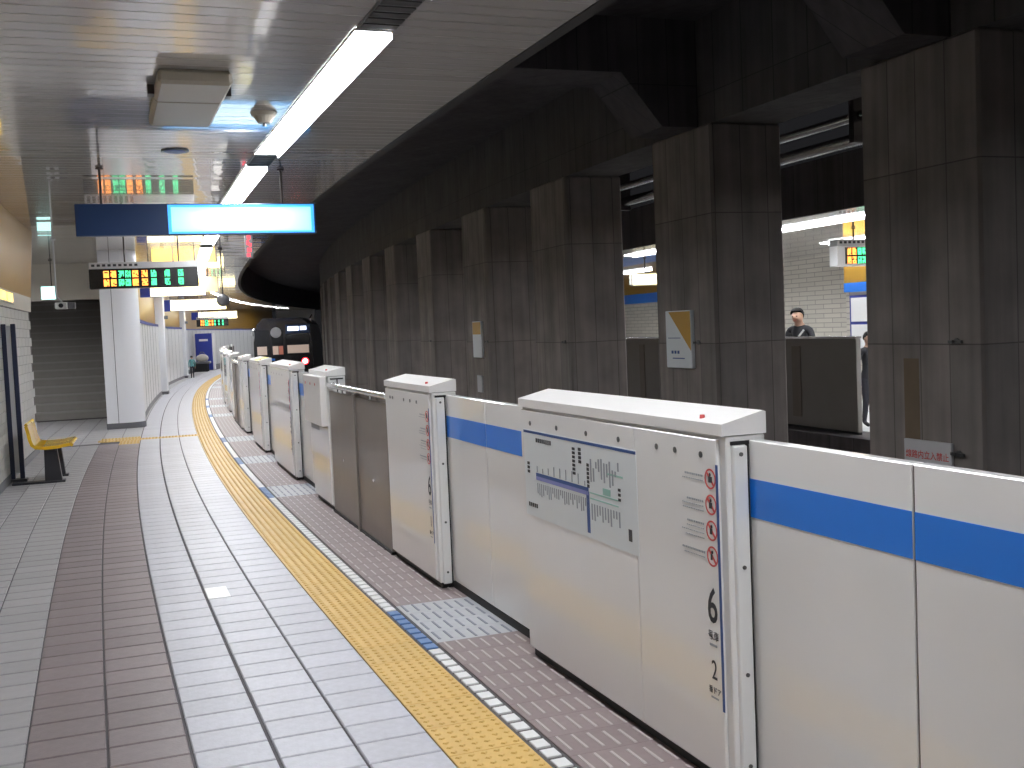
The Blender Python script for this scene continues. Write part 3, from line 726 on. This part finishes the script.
MB().box(-.06, .05, -.6, .18, .36, .385).build('support_beam', M['bench_leg'], t)
# navy double post
t = thing('post_frame', 'navy double post standing against the left wall by the yellow bench', 'post', 11.05, -2.875)
for y in (-.0, ): pass
MB().cbox(-.085, -.035, -.025, .025, .02, 1.80, .004).build('post', M['post_navy'], t); MB().cbox(.015, .065, -.025, .025, .02, 1.80, .004).build('post', M['post_navy'], t)
MB().box(-.035, .015, -.008, .008, .1, 1.78).build('infill', M['header'], t)
MB().box(-.09, .09, -.08, .08, 0, .03).build('base_plate', M['bench_leg'], t)

# ================================================================ HANGING SIGNS
def hang(t, x, z0, z1, r=.012):
    z1 -= .004
    MB().tube([(x, 0, z0), (x, 0, z1)], r, 8).cyl((x, 0, z1-.015), .035, .015, 'z', 12).build('rod', M['rod'], t)
t = thing('direction_sign', 'wide hanging blue sign, dark left half and glowing right half', 'sign', 8.2, -.90, 2.52)
MB().cbox(-1.09, 1.09, -.06, .06, 0, .29, .006).build('case', M['navy'], t)
MB().box(-1.085, -.30, -.064, -.06, .006, .284).build('dark_face', M['navy'], t)
q = MB().box(-.285, 1.07, -.065, -.06, .01, .28).build('glow_edge', M['sign_edge'], t)
MB().box(-.255, 1.04, -.067, -.065, .03, .255).build('lit_face', M['sign_lit'], q)
hang(t, -.86, .29, CZ-2.52); hang(t, .78, .29, CZ-2.52)
def led_board(s, o, w_, z0, label, seed, rot=0.):
    t = thing('departure_board', label, 'sign', s, o, z0, rot=rot)
    MB().cbox(-w_/2, w_/2, -.1, .1, 0, .29, .008).build('case', M['led_black'], t)
    MB().cbox(-w_/2, w_/2, -.1, .1, .29, .385, .006).build('header', M['header'], t)
    b = MB(); r = random.Random(seed)
    for k in range(9): b.box(-w_/2+.04+.075*k, -w_/2+.085+.075*k, -.103, -.1, .325, .36)
    b.build('header_print', M['ink'], t)
    def glyphs(m, cells, nm):
        b = MB()
        for x, wd in cells:
            for row in (0, 1):
                for gx in range(5):
                    for gy in range(6):
                        if r.random() < .88:
                            xx = -w_/2+w_*x+wd*w_*gx/5; zz = .035+.125*row+.017*gy
                            b.box(xx, xx+wd*w_/5*.85, -.1015, -.1, zz, zz+.0145)
        b.build(nm, m, t)
    glyphs(M['led_o'], [(.13, .05), (.195, .05), (.39, .055), (.475, .055)], 'orange_characters')
    glyphs(M['led_g'], [(.265, .05), (.325, .05), (.56, .05), (.685, .05), (.81, .05)], 'green_characters')
    return t
t = led_board(14.75, -1.385, 1.55, 2.33, 'black departure board with orange and green lights under a white header', 1)
hang(t, -.27, .385, CZ-2.33); hang(t, .5, .385, CZ-2.33)
# far hanging signs
def exit_sign(s, o, w_, z0, h, label, faces, split=.15):
    t = thing('exit_sign', label, 'sign', s, o, z0, 'distant lit hanging signs')
    MB().cbox(-w_/2, w_/2, -.05, .05, 0, h, .005).build('case', M['panel_blue'], t)
    x0 = -w_/2+w_*split; n = faces
    for k in range(n):
        a = x0+(w_/2-x0)*k/n; b_ = x0+(w_/2-x0)*(k+1)/n
        MB().box(a+.01, b_-.01, -.056, -.05, .015, h-.015).build('lit_face', M['warm_lit'], t)
    hang(t, -w_*.35, h, CZ-z0); hang(t, w_*.35, h, CZ-z0)
    return t
exit_sign(22.0, -.98, 1.35, 2.45, .27, 'yellow lit sign just under the departure board', 2)
exit_sign(31.6, -.72, 1.9, 2.36, .34, 'second glowing sign beyond the departure board', 2)
exit_sign(46.0, -1.0, 1.9, 2.30, .32, 'farthest glowing sign above the far departure board', 2)
t = thing('exit_sign', 'yellow lit hanging panels high beyond the blue sign', 'sign', 24.5, -.72, 2.62, 'distant lit hanging signs')
MB().cbox(-.75, .75, -.05, .05, 0, .36, .005).build('case', M['cream'], t)
for k in range(3): MB().box(-.73+.49*k, -.28+.49*k, -.056, -.05, .02, .34).build('lit_face', M['yellow_lit'], t)
hang(t, -.5, .36, CZ-2.622); hang(t, .5, .36, CZ-2.622)
t = led_board(44, -.9, 1.25, 1.98, 'tiny far departure board with red lights below the last sign', 4)
hang(t, -.4, .385, CZ-1.98); hang(t, .4, .385, CZ-1.98)
t = thing('exit_box', 'small square green-white exit lamp hanging before the stairs', 'exit sign', 20.0, -3.235, 2.39)
MB().cbox(-.135, .135, -.04, .04, 0, .26, .006).build('case', M['header'], t); MB().box(-.125, .125, -.044, -.04, .01, .25).build('lit_face', M['green_lit'], t)
hang(t, .06, .26, CZ-2.39, .01)
t = thing('security_camera', 'white and black security camera hung from a thin pole before the stairs', 'camera', 15.6, -2.6, 2.08)
MB().tube([(-.1, 0, CZ-2.08), (-.1, 0, .2), (-.02, 0, .1)], .014, 8).cyl((-.1, 0, CZ-2.08-.015), .04, .015, 'z', 10).build('pole', M['header'], t)
MB().cbox(-.12, .06, -.14, .1, 0, .1, .015).build('housing', M['psd_white'], t)
MB().cbox(.06, .17, -.1, .08, .0, .1, .012).build('side_unit', M['collar'], t)
MB().cyl((-.03, -.17, .05), .035, .03, 'y', 12).build('lens_hood', M['black'], t)
t = thing('dome_mirror', 'dark round unit hanging on a long rod from the ceiling', 'lamp', 18.0, -.107, 2.11)
bm = bmesh.new(); bmesh.ops.create_uvsphere(bm, u_segments=16, v_segments=10, radius=.115)
for v in bm.verts: v.co.z += .1
me = bpy.data.meshes.new('dome'); bm.to_mesh(me); bm.free(); me.materials.append(M['collar']); shade(me); link('dome', me, t)
MB().tube([(0, 0, .2), (0, 0, CZ-2.11)], .013, 8).build('rod', M['rod'], t); MB().cyl((0, 0, CZ-2.11-.03), .04, .03, 'z', 12).build('rose', M['rod'], t)
t = thing('red_lamp_sign', 'small upright red lit sign hanging beyond the blue sign', 'sign', 11.7, -.10, 2.53)
MB().cbox(-.05, .05, -.03, .03, 0, .31, .006).build('case', M['collar'], t)
b = MB()
for z0, z1, x0, x1 in ((.24, .29, -.02, .02), (.17, .22, -.03, .0), (.15, .19, 0, .03), (.08, .13, -.025, .025), (.02, .06, -.03, .01)): b.box(x0, x1, -.034, -.03, z0, z1)
b.build('red_characters', M['led_r'], t); MB().tube([(0, 0, .31), (0, 0, CZ-2.53)], .01, 8).build('rod', M['rod'], t)
# ceiling box, detector and speaker disc
t = thing('ceiling_box', 'cream box hung under the ceiling left of the nearest strip light', 'box', 4.95, -1.19, 3.06)
MB().cbox(-.215, .215, -.7, -.15, 0, .088, .02).build('front_case', M['beige'], t)
MB().cbox(-.212, .212, -.145, .7, .002, .088, .02).build('rear_case', M['beige'], t)
MB().box(-.205, .205, -.152, -.143, .008, .08).build('seam', M['collar'], t)
for x in (-.235, .235): MB().box(x-.02, x+.02, -.25, -.15, .03, .088).build('bracket', M['rod'], t)
t = thing('smoke_detector', 'round smoke detector on the ceiling beside the nearest strip light', 'detector', 5.5, -.62, CZ)
MB().cyl((0, 0, -.03), .085, .03, 'z', 20, r2=.095).build('base', M['beige'], t); MB().cyl((0, 0, -.075), .045, .045, 'z', 16, r2=.075).build('head', M['beige'], t); MB().cyl((0, 0, -.1), .012, .025, 'z', 8).build('probe', M['collar'], t)
t = thing('ceiling_speaker', 'flat round speaker disc in the ceiling above the blue sign', 'speaker', 7.2, -1.14, CZ)
MB().ring((0, 0, 0), .095, .12, .0, 'z', 20) ; MB().cyl((0, 0, -.012), .115, .012, 'z', 24).build('rim', M['collar'], t); MB().cyl((0, 0, -.016), .09, .006, 'z', 24).build('grille', M['panel_blue'], t)

# ================================================================ FAR PLATFORM
FO = 6.9; FZ = 2.75
struct(MB().sweep([(FO-.25, -1.3), (13, -1.3), (13, 0), (FO-.25, 0)], -4, 60, 1.).build('floor', M['concrete_dark']))
struct(MB().sweep([(6.24, FZ), (13, FZ), (13, FZ+.12), (6.24, FZ+.12)], -4, 60, 1.).build('ceiling', M['slat']))
struct(MB().sweep([(6.2, FZ-.04), (6.26, FZ-.04), (6.26, 3.35), (6.2, 3.35)], -4, 60, 1.).build('trim_4', M['concrete_dark']))
struct(MB().sweep([(FO+.3, -.002), (13, -.002), (13, .004), (FO+.3, .004)], -4, 60, 1.).build('floor', M['far_floor']))
fw = struct(MB().sweep([(12.4, 0), (12.6, 0), (12.6, FZ), (12.4, FZ)], 8, 60, 1.).build('wall_right', M['far_tile']))
MB().sweep([(12.36, 2.02), (12.4, 2.02), (12.4, 2.3), (12.36, 2.3)], 26, 60, 1.).build('blue_band', M['band'], fw)
MB().sweep([(12.37, 2.3), (12.4, 2.3), (12.4, FZ), (12.37, FZ)], 26, 60, 1.).build('ochre_panel', M['ochre'], fw)
kw = struct(MB().sweep([(10.2, 0), (12.4, 0), (12.4, FZ), (10.2, FZ)], 4, 13.8, .7).build('wall_kiosk', M['far_tile']))
MB().sweep([(10.16, 1.86), (10.2, 1.86), (10.2, 2.02), (10.16, 2.02)], 4, 13.8, .7).build('blue_band', M['band'], kw)
MB().sweep([(10.17, 2.02), (10.2, 2.02), (10.2, FZ), (10.17, FZ)], 4, 13.8, .7).build('ochre_panel', M['ochre'], kw)
for k in range(3):
    t = thing('wall_poster', ['white poster sheet on the far platform wall, leftmost of its row', 'white poster sheet on the far platform wall, half behind the wide pillar', 'white poster sheet on the far platform wall hidden behind the wide pillar'][k], 'poster', 13.3-.75*k, 10.165, .85, 'posters on the far platform')
    MB().box(0, .03, -.33, .33, 0, .95).build('frame', M['panel_blue'], t)
    for z in (.04, .5): MB().box(-.004, 0, -.29, .29, z, z+.41).build('sheet', M['sign_white'], t)
# far gates, seen from behind
def far_gate(s0, s1, lab):
    s = (s0+s1)/2; h = (s1-s0)/2
    t = thing('far_gate', lab, 'platform gate', s, FO, 0, 'gates of the far platform')
    MB().cbox(0, .07, -h, h, .03, 1.2, .006).build('body', M['far_steel'], t)
    MB().prism([(-.01, 1.2), (.08, 1.2), (.08, 1.225), (-.01, 1.225)], -h, h).build('lid', M['chrome'], t)
    for y in (-.3*h, .35*h): MB().box(-.012, 0, y-.1, y+.1, .15, 1.1).build('back_rib', M['steel'], t)
    MB().box(.01, .06, -h, h, 0, .03).build('kick_plate', M['black'], t)
s = 2.0; k = 0
FG = ['dark back of the far platform gate in front of the man', 'dark back of a far platform gate behind the wide pillar']
for a, b_, lab in [(1.2, 4.5, 'far gate section behind the right pillar'), (4.54, 7.75, 'far gate section right of the gap, behind the wide pillar'), (8.87, 12.6, 'grey back of the far gate below the standing person'), (12.64, 16.4, 'far gate section behind the poster pillar'), (16.44, 20.2, 'far gate section seen in the narrow opening'), (20.24, 24.0, 'far gate section beyond the narrow opening'), (24.04, 27.8, 'last far gate section deep behind the pillars')]:
    far_gate(a, b_, lab)
lq = None
for k in range(-1, 7):
    s0 = 2.6+4.8*k; lab = 'strip light of the far platform seen through the wide opening' if k == 1 else ('strip light of the far platform seen through the narrow opening' if k == 3 else ['first', 'second', 'third', 'fourth', 'fifth', 'sixth', 'seventh', 'eighth'][k+1]+' strip light of the far platform front row, behind pillars')
    if lq is None: lq = copy_tree(lp, s0+2.05, 7.2, FZ-.002, lab, 'strip lights of the far platform')
    else: copy_tree(lp, s0+2.05, 7.2, FZ-.002, lab, 'strip lights of the far platform')
for k in range(4): copy_tree(lp, 6+6*k, 10., FZ-.002, ['first', 'second', 'third', 'fourth'][k]+' strip light of the far platform back row', 'strip lights of the far platform')
t = led_board(11.0, 8.75, 1.3, 2.19, 'departure board of the far platform seen through the opening', 9)
hang(t, -.3, .385, FZ-2.19); hang(t, .3, .385, FZ-2.19)
for o in t.children:
    if o.name.startswith('case'): o.data = o.data.copy(); o.data.materials[0] = M['psd_white']
MB().box(-.52, .58, -.103, -.1, .03, .27).build('screen', M['led_black'], t)
for o in t.children:
    if 'characters' in o.name: o.location.y = -.004
t = thing('yellow_lamp_sign', 'glowing yellow box sign seen through the narrow opening', 'sign', 17.2, 7.9, 2.2)
MB().cbox(-.32, .32, -.08, .08, 0, .24, .03).build('case', M['cream'], t); MB().box(-.3, .3, -.085, -.08, .02, .22).build('lit_face', M['warm_lit'], t); hang(t, 0, .24, FZ-2.2)

# ================================================================ TRAIN
t = thing('train', 'dark-fronted train with white headsign and red tail lamp in the tunnel', 'train', 50.6, 1.55, -1.0)
def train_prof(k=1.): return [(-1.37*k, 0.15), (1.37*k, .15), (1.39*k, 1.0), (1.36*k, 2.2), (1.2*k, 3.0), (.9*k, 3.3), (-.9*k, 3.3), (-1.2*k, 3.0), (-1.36*k, 2.2), (-1.39*k, 1.0)]
MB().prism(train_prof(), .12, 14).build('car_body', M['train_steel'], t)
fm = MB().prism(train_prof(.985), .0, .14).build('front_mask', M['train_black'], t)
MB().box(-1.30, -.62, -.015, 0, 1.55, 2.75).build('window', M['glass'], t); MB().box(-.52, .02, -.015, 0, 1.4, 2.75).build('window', M['glass'], t); MB().box(.14, 1.25, -.015, 0, 1.55, 2.5).build('window', M['glass'], t)
MB().box(-1.2, -.75, -.02, -.015, 1.58, 1.98).build('lit_interior', M['train_in'], t); MB().box(-.48, -.22, -.02, -.015, 1.58, 1.98).build('lit_interior', M['train_in'], t); MB().box(-.2, .0, -.02, -.015, 1.58, 1.98).build('lit_interior', M['train_in_r'], t); MB().box(.2, 1.2, -.02, -.015, 1.62, 2.0).build('lit_interior', M['train_in'], t)
q = MB().box(.15, 1.3, -.02, 0, 2.55, 2.98).build('headsign_case', M['navy'], t); MB().box(.25, .76, -.025, -.02, 2.68, 2.88).build('lit_text', M['led_w'], q); MB().box(.83, 1.12, -.025, -.02, 2.7, 2.88).build('lit_text', M['led_w'], q)
MB().cyl((-.3, -.03, 2.62), .25, .03, 'y', 20).build('round_plate', M['header'], t)
MB().box(-1.3, -.4, -.012, 0, 1.3, 1.42).build('blue_stripe', M['band'], t)
for x in (-1.05, 1.0):
    q = MB().cyl((x, -.05, 1.22), .17, .05, 'y', 20).build('tail_lamp', M['tail_rim'] if x > 0 else M['collar'], t)
    MB().cyl((x, -.07, 1.22), .125, .02, 'y', 20).build('lens', M['tail'] if x > 0 else M['glass'], q)  # lens widened so its glowing face takes in the lamp's bloom
MB().tube([(-1.36, -.05, 2.5), (-1.36, -.05, 2.75), (-1.30, -.02, 2.82)], .03, 8).build('grab_rail', M['chrome'], t); MB().tube([(1.36, -.05, 3.1), (1.30, -.05, 3.2), (1.42, -.05, 3.42)], .03, 8).build('grab_rail', M['chrome'], t)
MB().box(-1.1, 1.1, .3, 13.5, 0, .15).build('underframe', M['black'], t)

# ================================================================ PEOPLE
def person(label, s, o, z, height, rot, top, legs, look_down=.0, stride=.0, arm='phone', hair=True, strap=False, group=None):
    t = thing('person', label, 'person', s, o, z, rot=rot)
    k = height/1.72
    V = []; E = []; R = []
    def j(p, r, par=None):
        V.append((p[0]*k, p[1]*k, p[2]*k)); R.append(r*k)
        if par is not None: E.append((par, len(V)-1))
        return len(V)-1
    pel = j((0, 0, .92), .125); wa = j((0, .005, 1.06), .12, pel); ch = j((0, .0, 1.24), .14, wa); sh = j((0, -.01, 1.38), .105, ch)
    nk = j((0, .0, 1.475), .052, sh); fy = .03+look_down*.06
    h1 = j((0, fy*.6, 1.545-look_down*.01), .075, nk); h2 = j((0, fy, 1.62-look_down*.02), .092, h1); h3 = j((0, fy*.8, 1.675-look_down*.02), .065, h2)
    j((0, fy+.105, 1.585-look_down*.03), .013, h2)
    for sx in (-1, 1):
        j((sx*.085, fy-.01, 1.60), .014, h2)
        sd = j((sx*.17, -.01, 1.385), .066, sh)
        if arm == 'phone': el = j((sx*.23, .03, 1.12), .047, sd); wr = j((sx*.10, .25, 1.17), .032, el); hd = Vector((-sx*.25, .65, .35))
        else: el = j((sx*.235, -.04+sx*.08*stride, 1.12), .047, sd); wr = j((sx*.245, .04+sx*.16*stride, .88), .032, el); hd = Vector((0, .12, -1))
        hd.normalize(); w_ = Vector(V[wr])/k; pa = w_+hd*.055; pm_ = j(pa, .03, wr)
        sd_ = hd.cross(Vector((sx, 0, 0))).normalized()
        for q in range(4):
            b0 = pa+hd*.03+sd_*(q-1.5)*.019; ln = (.035, .042, .039, .030)[q]; p1 = j(b0, .0085, pm_); p2 = j(b0+hd*ln, .008, p1); j(b0+hd*ln*1.7+Vector((-sx*.015, .0, -.004)), .007, p2)
        th_ = j(w_+hd*.03+sd_*.035, .0095, wr); j(w_+hd*.07+sd_*.05, .008, th_)
        hp = j((sx*.095, 0, .87), .095, pel); fw_ = sx*stride
        kn = j((sx*.10, .03+.16*fw_, .49), .062, hp); an = j((sx*.105, -.03+.30*fw_, .09), .042, kn); j((sx*.12, .13+.30*fw_, .035), .036, an)
    me = bpy.data.meshes.new('body_cage'); me.from_pydata(V, E, [])
    ob = bpy.data.objects.new('body_cage', me); COL.objects.link(ob)
    sk = ob.modifiers.new('s', 'SKIN'); sk.use_smooth_shade = True
    for i, r in enumerate(R): me.skin_vertices[0].data[i].radius = (r, r*.85 if i in (0, 1, 2, 3) else r)
    me.skin_vertices[0].data[0].use_root = True
    ob.modifiers.new('u', 'SUBSURF').levels = 1
    dg = bpy.context.evaluated_depsgraph_get(); dg.update()
    fin = bpy.data.meshes.new_from_object(ob.evaluated_get(dg)); bpy.data.objects.remove(ob)
    fin.materials.clear()
    for m_ in (top, legs, M['skin'], M['black']): fin.materials.append(m_)
    wrs = [Vector(V[i]) for i in range(len(V)) if abs(R[i]-.032*k) < 1e-6]
    for p in fin.polygons:
        c = p.center; zz = c.z/k
        i = 1 if zz < .9 else 0
        if zz > 1.455: i = 2
        if zz < .085: i = 3
        if any((c-w_).length < .0 for w_ in wrs): i = 2
        for w_ in wrs:
            d = c-w_
            if (arm == 'phone' and d.y > .02*k and d.length < .19*k) or (arm != 'phone' and d.z < -.015*k and d.length < .19*k and abs(c.x) > .2*k): i = 2
        p.material_index = i
    shade(fin, 80); body = link('body', fin, t)
    bm = bmesh.new(); bmesh.ops.create_uvsphere(bm, u_segments=16, v_segments=12, radius=.107*k)
    hc = Vector((0, (fy-.012)*k, (1.635-look_down*.02)*k))
    for v in list(bm.verts):
        if v.co.z < (.028 if v.co.y > .045*k else (.0 if v.co.y > -.01*k else -.06))*k: bm.verts.remove(v)
    hr = random.Random(2)
    for v in bm.verts: v.co = Vector((v.co.x*.93, v.co.y*.98, v.co.z*.98))*(1+.07*hr.random())+hc
    hm = bpy.data.meshes.new('hair'); bm.to_mesh(hm); bm.free(); hm.materials.append(M['hair']); shade(hm); link('hair', hm, t)
    for sx in (-1, 1):
        bm = bmesh.new(); bmesh.ops.create_uvsphere(bm, u_segments=8, v_segments=6, radius=.011*k); em = bpy.data.meshes.new('eye'); bm.to_mesh(em); bm.free(); em.materials.append(M['eye'])
        link('eye', em, t).location = (sx*.034*k, (fy+.085)*k, (1.61-look_down*.025)*k)
    MB().box(-.022*k, .022*k, (fy+.075)*k, (fy+.088)*k, (1.535-look_down*.02)*k, (1.541-look_down*.02)*k).build('mouth', M['red'], t)
    if strap: MB().tube([(-.13*k, .135*k, 1.38*k), (0, .155*k, 1.22*k), (.13*k, .14*k, 1.06*k)], .014, 6).build('strap', M['strap'], t)
    return t
person('person in a black jacket looking down at a phone behind the far gate', 11.0, 7.5, 0, 1.62, PI/2+.55, M['jacket'], M['trousers'], look_down=.8, strap=True)
t = thing('phone', 'small phone held by the person behind the far gate', 'phone', 11.0, 7.5, 1.12, rot=PI/2+.55)
MB().cbox(-.035, .035, .30, .31, 0, .14, .003).build('slab', M['black'], t)
person('person in dark clothes half hidden by the wide pillar', 9.55, 7.62, 0, 1.25, PI, M['jacket'], M['trousers'], arm='down')
person('tiny distant person in a teal top by the white pillar', 41.0, -1.50, 0, .86, .2, M['teal'], M['trousers'], stride=.8, arm='down')
